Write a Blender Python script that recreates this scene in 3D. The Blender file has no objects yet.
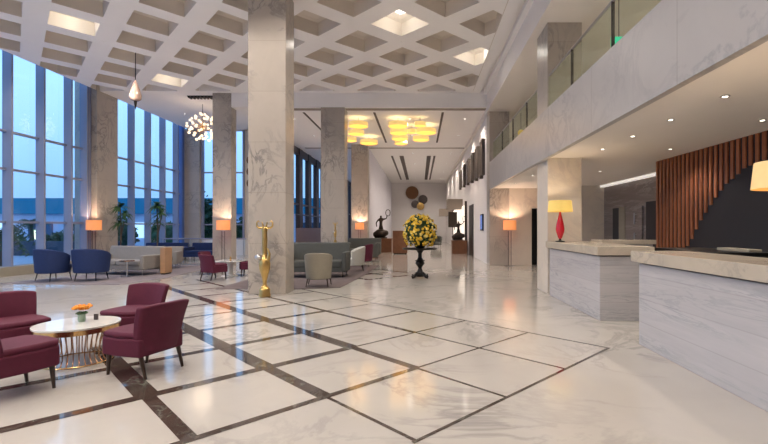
import bpy, math, random
from mathutils import Vector, Matrix
PI = math.pi
random.seed(7)
sc = bpy.context.scene
C = sc.collection

# ------------------------------------------------------------------ camera
cd = bpy.data.cameras.new('camera'); cam = bpy.data.objects.new('camera', cd); C.objects.link(cam)
cam.location = (0, 0, 1.5); cam.rotation_euler = (PI/2, 0, 0)
cd.sensor_width = 36; cd.lens = 36*437/768
cd.shift_x = -36/768; cd.shift_y = 6/768
cd.clip_start = 0.05; cd.clip_end = 400
sc.camera = cam

# ------------------------------------------------------------------ world and exposure
vs = sc.view_settings
vs.view_transform = 'Standard'; vs.look = 'None'; vs.gamma = 1.0; vs.exposure = 0.0
try: vs.use_curve_mapping = False
except Exception: pass
W = bpy.data.worlds.new('world'); sc.world = W; W.use_nodes = True
nt = W.node_tree; nt.nodes.clear()
wo = nt.nodes.new('ShaderNodeOutputWorld'); bg = nt.nodes.new('ShaderNodeBackground')
tc = nt.nodes.new('ShaderNodeTexCoord'); sx = nt.nodes.new('ShaderNodeSeparateXYZ'); rp = nt.nodes.new('ShaderNodeValToRGB')
nt.links.new(tc.outputs['Generated'], sx.inputs[0]); nt.links.new(sx.outputs['Z'], rp.inputs[0])
rp.color_ramp.elements[0].position = 0.0; rp.color_ramp.elements[0].color = (0.17, 0.35, 0.66, 1)
rp.color_ramp.elements[1].position = 0.75; rp.color_ramp.elements[1].color = (0.16, 0.36, 0.80, 1)
e = rp.color_ramp.elements.new(0.25); e.color = (0.33, 0.60, 0.98, 1)
nt.links.new(rp.outputs[0], bg.inputs[0]); bg.inputs[1].default_value = 1.75
nt.links.new(bg.outputs[0], wo.inputs[0])

WARM = (1.0, 0.87, 0.74)
CEILING_FILL_W, HALL_FILL_W, RECEP_W, MEZZ_FILL_W, LAMP_W = 108, 200, 44, 190, 60
def spot(name, loc, w, deg=120, rad=0.08, col=WARM, parent=None):
    l = bpy.data.lights.new(name, 'SPOT'); l.energy = w; l.spot_size = math.radians(deg); l.spot_blend = 0.6
    l.shadow_soft_size = rad; l.color = col
    o = bpy.data.objects.new(name, l); C.objects.link(o); o.location = loc
    if parent: o.parent = parent
    return o
def point(name, loc, w, rad=0.06, col=WARM, parent=None):
    l = bpy.data.lights.new(name, 'POINT'); l.energy = w; l.shadow_soft_size = rad; l.color = col
    o = bpy.data.objects.new(name, l); C.objects.link(o); o.location = loc
    if parent: o.parent = parent
    return o

# ------------------------------------------------------------------ materials
def mat(name, col, rough=0.5, metal=0.0, emit=None, es=0.0, spec=0.5, sheen=0.0, noise=None, coat=0.0, bump=0.0, bscale=40):
    m = bpy.data.materials.new(name); m.use_nodes = True
    n = m.node_tree; p = n.nodes['Principled BSDF']
    p.inputs['Base Color'].default_value = (*col, 1); p.inputs['Roughness'].default_value = rough
    p.inputs['Metallic'].default_value = metal
    p.inputs['Specular IOR Level'].default_value = spec
    p.inputs['Coat Weight'].default_value = coat
    p.inputs['Sheen Weight'].default_value = sheen
    if emit:
        p.inputs['Emission Color'].default_value = (*emit, 1); p.inputs['Emission Strength'].default_value = es
    t = n.nodes.new('ShaderNodeTexCoord')
    nz = n.nodes.new('ShaderNodeTexNoise'); nz.inputs['Scale'].default_value = noise[0] if noise else 12
    nz.inputs['Detail'].default_value = 5
    n.links.new(t.outputs['Object'], nz.inputs['Vector'])
    mx = n.nodes.new('ShaderNodeMix'); mx.data_type = 'RGBA'
    a = noise[1] if noise else 0.08
    mx.inputs[6].default_value = (*[c*(1-a) for c in col], 1); mx.inputs[7].default_value = (*[min(1, c*(1+a)) for c in col], 1)
    n.links.new(nz.outputs['Fac'], mx.inputs[0]); n.links.new(mx.outputs[2], p.inputs['Base Color'])
    if bump:
        b = n.nodes.new('ShaderNodeBump'); b.inputs['Strength'].default_value = bump; b.inputs['Distance'].default_value = 0.01
        n2 = n.nodes.new('ShaderNodeTexNoise'); n2.inputs['Scale'].default_value = bscale
        n.links.new(t.outputs['Object'], n2.inputs['Vector']); n.links.new(n2.outputs['Fac'], b.inputs['Height'])
        n.links.new(b.outputs[0], p.inputs['Normal'])
    return m

def marble(name, base, vein, rough=0.2, stretch=(1, 1, 1), rot=(0, 0, 0), scale=1.0, amount=1.0, joint=None, spec=0.5, cloud=None, jcol=None):
    """stone with turbulent veins; joint=(w,h,axis) adds slab joints"""
    m = bpy.data.materials.new(name); m.use_nodes = True
    n = m.node_tree; p = n.nodes['Principled BSDF']; L = n.links.new
    p.inputs['Roughness'].default_value = rough; p.inputs['Specular IOR Level'].default_value = spec
    g = n.nodes.new('ShaderNodeNewGeometry')
    mp = n.nodes.new('ShaderNodeMapping'); mp.inputs['Scale'].default_value = tuple(s*scale for s in stretch); mp.inputs['Rotation'].default_value = rot
    L(g.outputs['Position'], mp.inputs['Vector'])
    n1 = n.nodes.new('ShaderNodeTexNoise'); n1.inputs['Scale'].default_value = 1.1; n1.inputs['Detail'].default_value = 9
    n1.inputs['Roughness'].default_value = 0.62; n1.inputs['Distortion'].default_value = 1.3
    L(mp.outputs[0], n1.inputs['Vector'])
    s = n.nodes.new('ShaderNodeMath'); s.operation = 'SUBTRACT'; s.inputs[1].default_value = 0.5; L(n1.outputs['Fac'], s.inputs[0])
    a = n.nodes.new('ShaderNodeMath'); a.operation = 'ABSOLUTE'; L(s.outputs[0], a.inputs[0])
    r = n.nodes.new('ShaderNodeValToRGB'); L(a.outputs[0], r.inputs[0])
    r.color_ramp.elements[0].position = 0.0; r.color_ramp.elements[0].color = (1, 1, 1, 1)
    r.color_ramp.elements[1].position = 0.045; r.color_ramp.elements[1].color = (0, 0, 0, 1)
    n2 = n.nodes.new('ShaderNodeTexNoise'); n2.inputs['Scale'].default_value = 0.6; n2.inputs['Detail'].default_value = 6
    L(mp.outputs[0], n2.inputs['Vector'])
    r2 = n.nodes.new('ShaderNodeValToRGB'); L(n2.outputs['Fac'], r2.inputs[0])
    r2.color_ramp.elements[0].position = 0.42; r2.color_ramp.elements[1].position = 0.68
    mu = n.nodes.new('ShaderNodeMath'); mu.operation = 'MULTIPLY'; L(r.outputs[0], mu.inputs[0]); L(r2.outputs[0], mu.inputs[1])
    m3 = n.nodes.new('ShaderNodeMath'); m3.operation = 'MULTIPLY'; m3.inputs[1].default_value = amount; L(mu.outputs[0], m3.inputs[0])
    cl = n.nodes.new('ShaderNodeMix'); cl.data_type = 'RGBA'
    cl.inputs[6].default_value = (*base, 1); cl.inputs[7].default_value = (*(cloud or [c*0.82 for c in base]), 1)
    n4 = n.nodes.new('ShaderNodeTexNoise'); n4.inputs['Scale'].default_value = 1.7; n4.inputs['Detail'].default_value = 7; n4.inputs['Distortion'].default_value = .8
    L(mp.outputs[0], n4.inputs['Vector']); L(n4.outputs['Fac'], cl.inputs[0])
    mx = n.nodes.new('ShaderNodeMix'); mx.data_type = 'RGBA'; L(m3.outputs[0], mx.inputs[0]); L(cl.outputs[2], mx.inputs[6])
    mx.inputs[7].default_value = (*vein, 1)
    out = mx.outputs[2]
    if joint:
        w, h, ax = joint
        sp = n.nodes.new('ShaderNodeSeparateXYZ'); cb = n.nodes.new('ShaderNodeCombineXYZ'); L(g.outputs['Position'], sp.inputs[0])
        L(sp.outputs[ax[0]], cb.inputs[0]); L(sp.outputs[ax[1]], cb.inputs[1])
        br = n.nodes.new('ShaderNodeTexBrick'); L(cb.outputs[0], br.inputs['Vector'])
        br.inputs['Scale'].default_value = 1; br.inputs['Brick Width'].default_value = w; br.inputs['Row Height'].default_value = h
        br.inputs['Mortar Size'].default_value = 0.006; br.offset = 0.0
        br.inputs['Color1'].default_value = (1, 1, 1, 1); br.inputs['Color2'].default_value = (.93, .93, .93, 1); br.inputs['Mortar'].default_value = (*(jcol or (.7, .68, .66)), 1)
        mm = n.nodes.new('ShaderNodeMix'); mm.data_type = 'RGBA'; mm.blend_type = 'MULTIPLY'; mm.inputs[0].default_value = 1
        L(out, mm.inputs[6]); L(br.outputs[0], mm.inputs[7]); out = mm.outputs[2]
    L(out, p.inputs['Base Color'])
    return m

def glass(name, tint=(0.95, 0.98, 1.0), refl=0.08):
    m = bpy.data.materials.new(name); m.use_nodes = True
    n = m.node_tree; n.nodes.clear(); L = n.links.new
    o = n.nodes.new('ShaderNodeOutputMaterial'); t = n.nodes.new('ShaderNodeBsdfTransparent'); g = n.nodes.new('ShaderNodeBsdfGlossy')
    t.inputs[0].default_value = (*tint, 1); g.inputs['Roughness'].default_value = 0.01
    f = n.nodes.new('ShaderNodeLayerWeight'); f.inputs[0].default_value = 0.25
    mt = n.nodes.new('ShaderNodeMath'); mt.operation = 'MULTIPLY'; mt.inputs[1].default_value = refl*1.0
    L(f.outputs['Fresnel'], mt.inputs[0])
    x = n.nodes.new('ShaderNodeMixShader'); L(mt.outputs[0], x.inputs[0]); L(t.outputs[0], x.inputs[1]); L(g.outputs[0], x.inputs[2]); L(x.outputs[0], o.inputs[0])
    return m

M = {}
M['floor'] = marble('floor_marble', (.57, .535, .495), (.26, .245, .24), rough=.09, scale=.7, amount=.9, spec=.75, cloud=(.47, .44, .405))
M['floor_dark'] = marble('dark_marble', (.04, .028, .024), (.22, .25, .22), rough=.07, scale=2.5, stretch=(1, 1, 1), amount=.7, spec=.8, cloud=(.10, .07, .055))
M['pillar'] = marble('pillar_marble', (.51, .455, .40), (.20, .185, .18), rough=.28, scale=1.5, stretch=(1, 1, .7), rot=(.3, .5, 0), amount=1.0, joint=(9, 1.15, 'XZ'), cloud=(.42, .37, .32), jcol=(.8, .78, .75))
M['wall_marble'] = marble('wall_marble', (.74, .66, .56), (.52, .46, .42), rough=.3, scale=.7, rot=(.2, .7, .2), amount=.7, cloud=(.64, .57, .49))
M['fascia'] = marble('fascia_marble', (.50, .475, .46), (.30, .29, .31), rough=.3, scale=.8, rot=(.6, .2, 0), amount=.8, joint=(2.38, 9, 'YZ'), cloud=(.40, .385, .385))
M['desk'] = marble('desk_marble', (.56, .535, .54), (.34, .35, .365), rough=.25, scale=2.1, stretch=(.35, .35, 4.0), amount=1.0, joint=(9, .3, 'YZ'), cloud=(.44, .425, .44), jcol=(.86, .85, .85))
M['desk_top'] = marble('desk_top_stone', (.60, .52, .41), (.33, .30, .27), rough=.18, scale=1.5, amount=.6, cloud=(.46, .40, .33))
M['dark_stone'] = marble('dark_wall_stone', (.15, .12, .11), (.42, .38, .36), rough=.3, scale=1.0, stretch=(.35, .35, 3.5), amount=1.0, cloud=(.26, .22, .21))
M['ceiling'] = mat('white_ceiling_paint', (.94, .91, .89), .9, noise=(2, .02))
M['coffer'] = mat('beige_coffer_tone', (.72, .655, .585), .9, noise=(2, .02))  # coffer interiors, a darker beige than the ribs
M['ceiling_warm'] = mat('warm_ceiling_paint', (.86, .81, .76), .9, noise=(2, .02))
M['plaster'] = mat('pale_wall_plaster', (.82, .79, .79), .8, noise=(2, .03))
M['groove'] = mat('dark_groove', (.10, .08, .07), .7)
M['groove_brown'] = mat('taupe_shadow_gap', (.30, .25, .21), .7)
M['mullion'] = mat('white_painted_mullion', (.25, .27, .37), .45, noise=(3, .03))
M['steel'] = mat('brushed_steel', (.55, .55, .56), .28, 1.0)
M['darkframe'] = mat('dark_window_frame', (.05, .035, .035), .4)
M['glass'] = glass('window_glass')
M['glass_green'] = glass('green_balustrade_glass', (.94, .98, .93), .12)
M['curtain'] = mat('pale_curtain', (.74, .73, .80), .9)
M['purple'] = mat('burgundy_velvet', (.088, .005, .026), .8, sheen=.0, noise=(20, .15), bump=.2, bscale=180)
M['blue'] = mat('navy_blue_fabric', (.008, .024, .10), .8, sheen=.0, noise=(14, .15), bump=.2, bscale=150)
M['teal'] = mat('grey_green_fabric', (.085, .088, .082), .85, noise=(10, .1))
M['greysofa'] = mat('taupe_grey_fabric', (.26, .24, .225), .85, noise=(10, .1))
M['cream'] = mat('cream_fabric', (.30, .27, .215), .8, noise=(10, .08))
M['offwhite'] = mat('pale_grey_fabric', (.52, .51, .47), .8, noise=(10, .08))
M['wood'] = mat('warm_walnut', (.16, .065, .03), .35, noise=(6, .35))
M['wood_light'] = mat('light_brown_veneer', (.42, .24, .13), .45, noise=(6, .2))
M['legwood'] = mat('dark_leg_wood', (.035, .018, .012), .35)
M['slat'] = mat('red_brown_timber', (.33, .115, .05), .45, noise=(5, .25))
M['navy'] = mat('charcoal_panel', (.014, .015, .022), .55)
M['brass'] = mat('aged_brass', (.72, .46, .20), .25, 1.0, noise=(12, .15))
M['rose'] = mat('rose_gold_wire', (.50, .27, .15), .25, 1.0)
M['gold'] = mat('polished_gold', (.62, .41, .15), .28, 1.0, noise=(9, .2))
M['bronze'] = mat('dark_bronze', (.045, .033, .028), .35, .7, noise=(9, .3))
M['bronze_disc'] = mat('brown_bronze_disc', (.20, .10, .05), .4, .6, noise=(25, .4))
M['grey_disc'] = mat('grey_bronze_disc', (.12, .10, .10), .4, .6, noise=(25, .4))
M['black'] = mat('black_metal', (.012, .011, .011), .4, .5)
M['tabletop'] = marble('table_marble', (.80, .78, .75), (.5, .5, .5), rough=.04, scale=3, amount=.4, spec=.8)
M['red'] = mat('cherry_red_glaze', (.60, .015, .03), .12, coat=.6)
M['shade_orange'] = mat('glowing_orange_shade', (.75, .35, .16), .8, emit=(1.0, .30, .08), es=.6)
M['shade_yellow'] = mat('glowing_yellow_shade', (.80, .62, .20), .8, emit=(1.0, .62, .12), es=.3)
M['shade_amber'] = mat('glowing_cream_shade', (.80, .62, .30), .8, emit=(1.0, .62, .22), es=.3)
M['drum'] = mat('amber_drum_glow', (.8, .6, .3), .7, emit=(1.0, .66, .20), es=.62)
M['drum_bottom'] = mat('bright_drum_diffuser', (.9, .8, .6), .7, emit=(1.0, .86, .52), es=1.7)
M['bulb'] = mat('warm_white_bulb', (.9, .85, .8), .4, emit=(1.0, .72, .44), es=1.5)
M['downlight'] = mat('downlight_glow', (.9, .9, .9), .4, emit=(1.0, .88, .72), es=9)
M['coffer_glow'] = mat('white_coffer_lamp', (.9, .9, .9), .4, emit=(.96, 1.0, .86), es=.6)
M['cove'] = mat('white_cove_strip', (.9, .9, .88), .4, emit=(1.0, .92, .84), es=.55)
M['shop'] = mat('lit_shop_panel', (.9, .9, .9), .6, emit=(1.0, .86, .70), es=.95)
M['screen'] = mat('blue_lit_screen', (.05, .1, .3), .2, emit=(.10, .25, .75), es=.6)
M['exit'] = mat('green_lit_sign', (.05, .5, .35), .4, emit=(.06, .75, .42), es=.8)
M['leaf'] = mat('dark_green_leaf', (.025, .065, .02), .5, noise=(8, .3))
M['leaf2'] = mat('mid_green_leaf', (.05, .12, .035), .5, noise=(8, .3))
M['bark'] = mat('brown_bark', (.10, .07, .045), .8)
M['yellowflower'] = mat('yellow_petals', (.80, .52, .03), .6, noise=(20, .2))
M['paleflower'] = mat('pale_yellow_petals', (.88, .72, .20), .6)
M['orangeflower'] = mat('orange_petals', (.90, .32, .03), .6)
M['vase'] = mat('clear_green_vase', (.25, .35, .25), .08, spec=.8)
M['pot'] = mat('dark_planter', (.06, .05, .05), .4)
M['rug'] = mat('grey_mauve_carpet', (.20, .17, .18), .95, noise=(3, .25))
M['rug_dark'] = mat('brown_mauve_carpet', (.13, .10, .10), .95, noise=(3, .25))
M['building_teal'] = mat('teal_painted_cladding', (.005, .22, .34), .7)
M['building_white'] = mat('white_render', (.50, .58, .72), .8, noise=(.4, .12))
M['outglass'] = mat('dark_outside_glazing', (.04, .10, .18), .2)
M['litwin'] = mat('lit_building_window', (.7, .8, .9), .4, emit=(.55, .78, 1.0), es=1.0)
M['pinkglass'] = mat('rose_tinted_glass', (.55, .38, .31), .15, coat=.5)
M['sky_reflection'] = mat('painted_sky_reflection', (.10, .17, .42), .2)  # blue of the reflected sky put into the panel colour
M['paving'] = mat('pale_outdoor_paving', (.35, .40, .45), .7, noise=(1, .2))
M['outdark'] = mat('dark_garden_wall', (.05, .07, .10), .8)
M['grass'] = mat('garden_lawn', (.04, .09, .06), .9, noise=(3, .4))
M['outlamp'] = mat('garden_lamp_glow', (.9, .9, .6), .4, emit=(.9, 1.0, .6), es=2.0)

# ------------------------------------------------------------------ helpers
class MB:
    def __init__(s): s.v = []; s.f = []; s.m = []
    def add(s, vs, fs, mi=0, T=None):
        b = len(s.v); s.v += [tuple(T @ Vector(p)) if T else tuple(p) for p in vs]
        s.f += [tuple(i+b for i in f) for f in fs]; s.m += [mi]*len(fs); return s
    def box(s, x0, x1, y0, y1, z0, z1, mi=0, T=None):
        v = [(x0,y0,z0),(x1,y0,z0),(x1,y1,z0),(x0,y1,z0),(x0,y0,z1),(x1,y0,z1),(x1,y1,z1),(x0,y1,z1)]
        return s.add(v, [(0,3,2,1),(4,5,6,7),(0,1,5,4),(1,2,6,5),(2,3,7,6),(3,0,4,7)], mi, T)
    def lathe(s, prof, n=24, c=(0,0,0), mi=0, T=None):
        v = []; f = []; k = len(prof)
        for i in range(n):
            a = 2*PI*i/n
            for r, z in prof: v.append((c[0]+r*math.cos(a), c[1]+r*math.sin(a), c[2]+z))
        for i in range(n):
            j = (i+1) % n
            for q in range(k-1): f.append((i*k+q, j*k+q, j*k+q+1, i*k+q+1))
        if prof[0][0] > 1e-5: f.append(tuple(i*k for i in range(n))[::-1])
        if prof[-1][0] > 1e-5: f.append(tuple(i*k+k-1 for i in range(n)))
        return s.add(v, f, mi, T)
    def cyl(s, c, r, z0, z1, n=20, mi=0, r2=None, T=None):
        return s.lathe([(r, z0), (r if r2 is None else r2, z1)], n, c, mi, T)
    def sphere(s, c, r, n=12, k=8, mi=0, sc=(1,1,1), T=None):
        p = [(max(1e-6, math.sin(PI*i/k)), -math.cos(PI*i/k)) for i in range(k+1)]
        m = Matrix.Translation(c) @ Matrix.Diagonal((r*sc[0], r*sc[1], r*sc[2], 1))
        if T: m = T @ m
        return s.lathe(p, n, (0,0,0), mi, m)
    def tube(s, pts, r, n=8, mi=0, T=None):
        pts = [Vector(p) for p in pts]; v = []; f = []
        rr = r if isinstance(r, (list, tuple)) else [r]*len(pts)
        up = None
        for i, p in enumerate(pts):
            d = (pts[min(i+1, len(pts)-1)] - pts[max(i-1, 0)]).normalized()
            if up is None: up = Vector((0,0,1)) if abs(d.z) < .9 else Vector((1,0,0))
            a = d.cross(up).normalized(); b = a.cross(d).normalized(); up = b
            for q in range(n):
                t = 2*PI*q/n; v.append(tuple(p + (a*math.cos(t)+b*math.sin(t))*rr[i]))
        for i in range(len(pts)-1):
            for q in range(n):
                w = (q+1) % n; f.append((i*n+q, i*n+w, (i+1)*n+w, (i+1)*n+q))
        f.append(tuple(range(n))[::-1]); f.append(tuple((len(pts)-1)*n+q for q in range(n)))
        return s.add(v, f, mi, T)
    def prism(s, poly, z0, z1, mi=0, T=None):
        n = len(poly); v = [(x, y, z0) for x, y in poly] + [(x, y, z1) for x, y in poly]
        f = [tuple(range(n))[::-1], tuple(range(n, 2*n))] + [(i, (i+1) % n, n+(i+1) % n, n+i) for i in range(n)]
        return s.add(v, f, mi, T)
    def shell(s, nu, nv, fi, fo, mi=0, T=None):
        """closed panel between an inner and an outer surface, fi/fo(u,v), u and v in 0..1"""
        v = []; f = []; k = (nu+1)*(nv+1)
        for fn in (fi, fo):
            for i in range(nu+1):
                for j in range(nv+1): v.append(tuple(fn(i/nu, j/nv)))
        I = lambda i, j: i*(nv+1)+j
        for i in range(nu):
            for j in range(nv):
                f.append((I(i,j), I(i+1,j), I(i+1,j+1), I(i,j+1))); f.append((k+I(i,j), k+I(i,j+1), k+I(i+1,j+1), k+I(i+1,j)))
        for i in range(nu):
            f.append((I(i,0), k+I(i,0), k+I(i+1,0), I(i+1,0))); f.append((I(i,nv), I(i+1,nv), k+I(i+1,nv), k+I(i,nv)))
        for j in range(nv):
            f.append((I(0,j), I(0,j+1), k+I(0,j+1), k+I(0,j))); f.append((I(nu,j), k+I(nu,j), k+I(nu,j+1), I(nu,j+1)))
        return s.add(v, f, mi, T)
    def build(s, name, mats, parent=None, smooth=False, bevel=0, seg=3, sub=0, loc=None):
        me = bpy.data.meshes.new(name); me.from_pydata(s.v, [], s.f); me.validate()
        if not isinstance(mats, (list, tuple)): mats = [mats]
        for m in mats: me.materials.append(M[m])
        for p, i in zip(me.polygons, s.m): p.material_index = i
        import bmesh
        bm = bmesh.new(); bm.from_mesh(me); bmesh.ops.recalc_face_normals(bm, faces=bm.faces); bm.to_mesh(me); bm.free()
        if smooth:
            for p in me.polygons: p.use_smooth = True
        o = bpy.data.objects.new(name, me); C.objects.link(o)
        if parent: o.parent = parent
        if loc: o.location = loc
        if bevel:
            b = o.modifiers.new('bevel', 'BEVEL'); b.width = bevel; b.segments = seg; b.limit_method = 'ANGLE'; b.angle_limit = math.radians(40)
        if sub:
            b = o.modifiers.new('subdivision', 'SUBSURF'); b.levels = sub; b.render_levels = sub
        if smooth and not sub:
            try:
                me.shade_auto_smooth  # not in 4.5
            except Exception: pass
            for p, q in zip(me.polygons, me.polygons): pass
            import bmesh as _b
            bm = _b.new(); bm.from_mesh(me)
            for ed in bm.edges:
                if len(ed.link_faces) == 2 and ed.calc_face_angle(0) > math.radians(45): ed.smooth = False
            bm.to_mesh(me); bm.free()
        return o

def tag(o, label, cat, group=None, kind=None):
    o['label'] = label; o['category'] = cat
    if group: o['group'] = group
    if kind: o['kind'] = kind
    return o
def thing(name, loc, rz, label, cat, group=None):
    o = bpy.data.objects.new(name, None); C.objects.link(o); o.location = loc; o.rotation_euler = (0, 0, rz)
    return tag(o, label, cat, group)
def struct(name, mb, mats, parent=None, **k):
    o = mb.build(name, mats, parent, **k)
    if parent is None: o['kind'] = 'structure'
    return o
def kids(o): return [c for c in bpy.data.objects if c.parent == o]
def dup(o, parent=None, loc=None, rz=None, label=None, scale=None):
    c = o.copy(); C.objects.link(c)
    if parent: c.parent = parent
    if loc is not None: c.location = loc
    if rz is not None: c.rotation_euler = (0, 0, rz)
    if label: c['label'] = label
    if scale: c.scale = (scale,)*3
    for k in kids(o):
        dup(k, c)
    return c
def face(d): return math.atan2(d[1], d[0]) - PI/2     # rotation that turns local +Y to direction d

# ================================================================== STRUCTURE
WX = -13.15
fl = MB(); fl.box(WX-.2, 9.5, -8, 48, -.1, 0, 0)
# dark inlaid bands of the paving: u = X+Y, v = Y-X
def st(s, t, z): return ((s-t)/2, (s+t)/2, z)
def band(s0, s1, t0, t1, z):
    fl.add([st(s0,t0,z), st(s1,t0,z), st(s1,t1,z), st(s0,t1,z)], [(0,1,2,3)], 1)
def sband(s, segs):
    for t0, t1, w in segs: band(s-w/2, s+w/2, t0, t1, .0012)
def tband(t, segs):
    for s0, s1, w in segs: band(s0, s1, t-w/2, t+w/2, .0018)
sband(-.15, [(4.7, 7.97, .26)])
sband(1.47, [(4.7, 6.34, .16), (6.34, 9.6, .27)])
sband(3.05, [(3.1, 4.72, .05), (4.72, 6.34, .19), (6.34, 12.8, .27)])
sband(4.64, [(3.1, 4.72, .05), (4.72, 6.34, .15), (6.34, 17.6, .25)])
sband(6.2, [(3.1, 6.34, .05), (6.34, 19.2, .12)])
sband(7.82, [(3.08, 17.6, .05)])
tband(3.10, [(3.0, 7.84, .05)])
tband(4.72, [(-.15, 4.64, .11), (4.64, 7.82, .045)])
tband(6.34, [(-.15, 4.64, .18), (4.64, 7.82, .05)])
tband(7.97, [(-.15, 4.64, .18), (4.64, 7.82, .08)])
tband(9.6, [(1.47, 6.2, .17), (6.2, 7.82, .05)])
tband(11.2, [(3.05, 6.2, .12), (6.2, 7.82, .05)])
tband(12.8, [(3.05, 6.2, .12), (6.2, 7.82, .05)])
tband(14.4, [(4.64, 6.2, .10), (6.2, 7.82, .05)])
tband(16.0, [(4.64, 6.2, .10)])
tband(17.6, [(4.64, 6.2, .10)])
for s in (11.2, 12.8, 14.4): sband(s, [(14.2, 17.4, .20)])
for t in (14.2, 15.8, 17.4): tband(t, [(11.2, 14.4, .20)])
struct('floor', fl, ['floor', 'floor_dark'])

# coffered ceiling
ZC = 6.94
import bmesh
def gx(i): return -.53+1.18*i if i >= -3 else -8.18+1.05*(i+7)
def gy(j): return 11.65+1.12*j
def coffers():
    bm = bmesh.new()
    h = 1.18; rib = .30          # half pitch in lattice steps, diamonds with corners on the axes
    d = .755                     # half diagonal of the opening
    X0, X1, Y0, Y1 = WX+.4, 2.10, 2.0, 17.35
    for i in range(-14, 5):
        for j in range(-11, 8):
            if (i+j) % 2: continue
            cx = gx(i); cy = gy(j)
            if not (X0-1.3 < cx < X1+1.3 and Y0-1.3 < cy < Y1+1.3): continue
            dirs = [(1,0),(0,1),(-1,0),(0,-1)]
            A = [bm.verts.new((gx(i+a), gy(j+b), ZC)) for a, b in dirs]
            sxx = (gx(i+1)-gx(i-1))/2
            B = [bm.verts.new((cx+.67*sxx*a, cy+.67*1.12*b, ZC)) for a, b in dirs]
            Cc = [bm.verts.new((cx+.65*sxx*a, cy+.65*1.12*b, ZC+.36)) for a, b in dirs]
            D = [bm.verts.new((cx+.50*sxx*a, cy+.52*1.12*b, ZC+.40)) for a, b in dirs]
            for q in range(4):
                w = (q+1) % 4
                bm.faces.new((A[q], A[w], B[w], B[q])); bm.faces.new((B[q], B[w], Cc[w], Cc[q])); bm.faces.new((Cc[q], Cc[w], D[w], D[q]))
            bm.faces.new(D)
    for co, no in (((X0,0,0),(-1,0,0)), ((X1,0,0),(1,0,0)), ((0,Y0,0),(0,-1,0)), ((0,Y1,0),(0,1,0))):
        bmesh.ops.bisect_plane(bm, geom=bm.verts[:]+bm.edges[:]+bm.faces[:], plane_co=co, plane_no=no, clear_outer=True)
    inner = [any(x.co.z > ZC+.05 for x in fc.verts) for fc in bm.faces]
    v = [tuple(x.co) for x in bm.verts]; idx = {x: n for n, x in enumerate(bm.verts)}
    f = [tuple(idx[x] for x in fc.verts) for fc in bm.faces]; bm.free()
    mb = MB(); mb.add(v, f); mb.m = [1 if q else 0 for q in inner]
    e = .001
    mb.box(X0-.02, X0, Y0, Y1, ZC, ZC+.6, 1); mb.box(X1, X1+.02, Y0, Y1, ZC, ZC+.6, 1)
    mb.box(X0, X1, Y1, Y1+.02, ZC, ZC+.6); mb.box(X0, X1, Y0-.02, Y0, ZC, ZC+.6)
    mb.box(X0-.02, X1+.02, Y0-.02, Y1+.02, ZC+.6, ZC+.65)
    # plain surrounds
    mb.box(X1+.02, 2.42, -8, 17.6, ZC, ZC+.6)
    mb.box(2.42, 2.56, -8, 17.6, ZC+.10, ZC+.6)
    mb.box(2.56, 2.70, -8, 17.6, ZC-.05, ZC+.6)
    mb.box(X0, X1+.02, -8, Y0-.02, ZC, ZC+.6)
    mb.box(X0, X1+.02, Y1+.02, 17.6, ZC, ZC+.6)
    mb.box(-12.76, -7.0, 17.6, 24.4, ZC, ZC+.6)
    return mb
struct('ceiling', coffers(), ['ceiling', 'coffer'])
ce = MB(); ce.box(-7.6, 2.70, 17.6, 47.2, 6.37, 7.6)
ce.box(-7.0, 2.7, 17.78, 18.1, 6.362, 6.372, 1); ce.box(-7.0, 2.7, 26.5, 26.75, 6.362, 6.372, 1)
for x in (-4.9, -1.93, .96): ce.box(x-.05, x+.05, 18.4, 24.9, 6.362, 6.372, 2)
for x, w in ((-1.9, .07), (-1.25, .14), (.60, .14), (.98, .07)): ce.box(x-w, x+w, 29.5, 44, 6.362, 6.372, 2)
struct('ceiling_far', ce, ['ceiling', 'groove_brown', 'groove'])
# ceilings over the reception and mezzanine
cr = MB(); cr.box(2.9, 9.5, -2, 17.6, 3.1, 3.6)
struct('ceiling_reception', cr, 'ceiling_warm')
cm = MB(); cm.box(2.70, 3.69, -8, 47.2, 6.19, 7.5); cm.box(3.69, 9.5, -8, 47.2, 6.35, 7.5)
struct('ceiling_mezzanine', cm, 'ceiling_warm')
# marble fascia of the mezzanine
fa = MB(); fa.box(2.80, 2.90, -2, 17.6, 3.06, 4.14); fa.box(2.90, 3.0, -2, 17.6, 3.6, 4.14)
struct('wall_fascia', fa, 'fascia')
# back wall, side walls
w = MB(); w.box(-7.5, 2.9, 47, 47.3, 0, 6.4); struct('wall_back', w, 'plaster')
w = MB(); w.box(2.80, 3.0, 18.35, 47, 0, 6.4); struct('wall_right', w, 'plaster')
w = MB(); w.box(3.6, 4.5, 17.6, 17.9, 0, 3.1); w.box(4.5, 4.78, 17.6, 17.9, 2.3, 3.1); w.box(4.78, 9.5, 17.6, 17.9, 0, 3.1); w.box(3.6,9.5,17.6,17.9,3.7,4.1)
struct('wall_lobby_end', w, 'wall_marble')
w = MB(); w.box(4.5, 4.78, 17.85, 17.88, 0, 2.3); struct('door_1', w, 'black')
w = MB(); w.box(9.3, 9.5, -2, 47, 3.6, 6.35); struct('wall_mezzanine', w, 'wall_marble')
w = MB(); w.box(3.0, 9.3, -2, 47, 3.605, 3.7); struct('floor_mezzanine', w, 'floor')
w = MB(); w.box(WX, 9.5, -8.3, -8, 0, 7.5); struct('wall_behind', w, 'wall_marble')
w = MB(); w.box(9.3, 9.5, -8, 17.6, 0, 3.1); struct('wall_far_right', w, 'wall_marble')
w = MB(); w.box(2.9, 9.5, -2.2, -2, 3.1, 7); w.box(9.3, 9.5, -8, -2, 3.1, 7); struct('wall_mezzanine_near', w, 'wall_marble')
w = MB(); w.box(-12.9, -7.5, 24.2, 24.4, ZC-.05, 7.5); w.box(-9.7, -7.5, 24.2, 24.4, 0, ZC); struct('wall_left_end', w, 'wall_marble')
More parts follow.
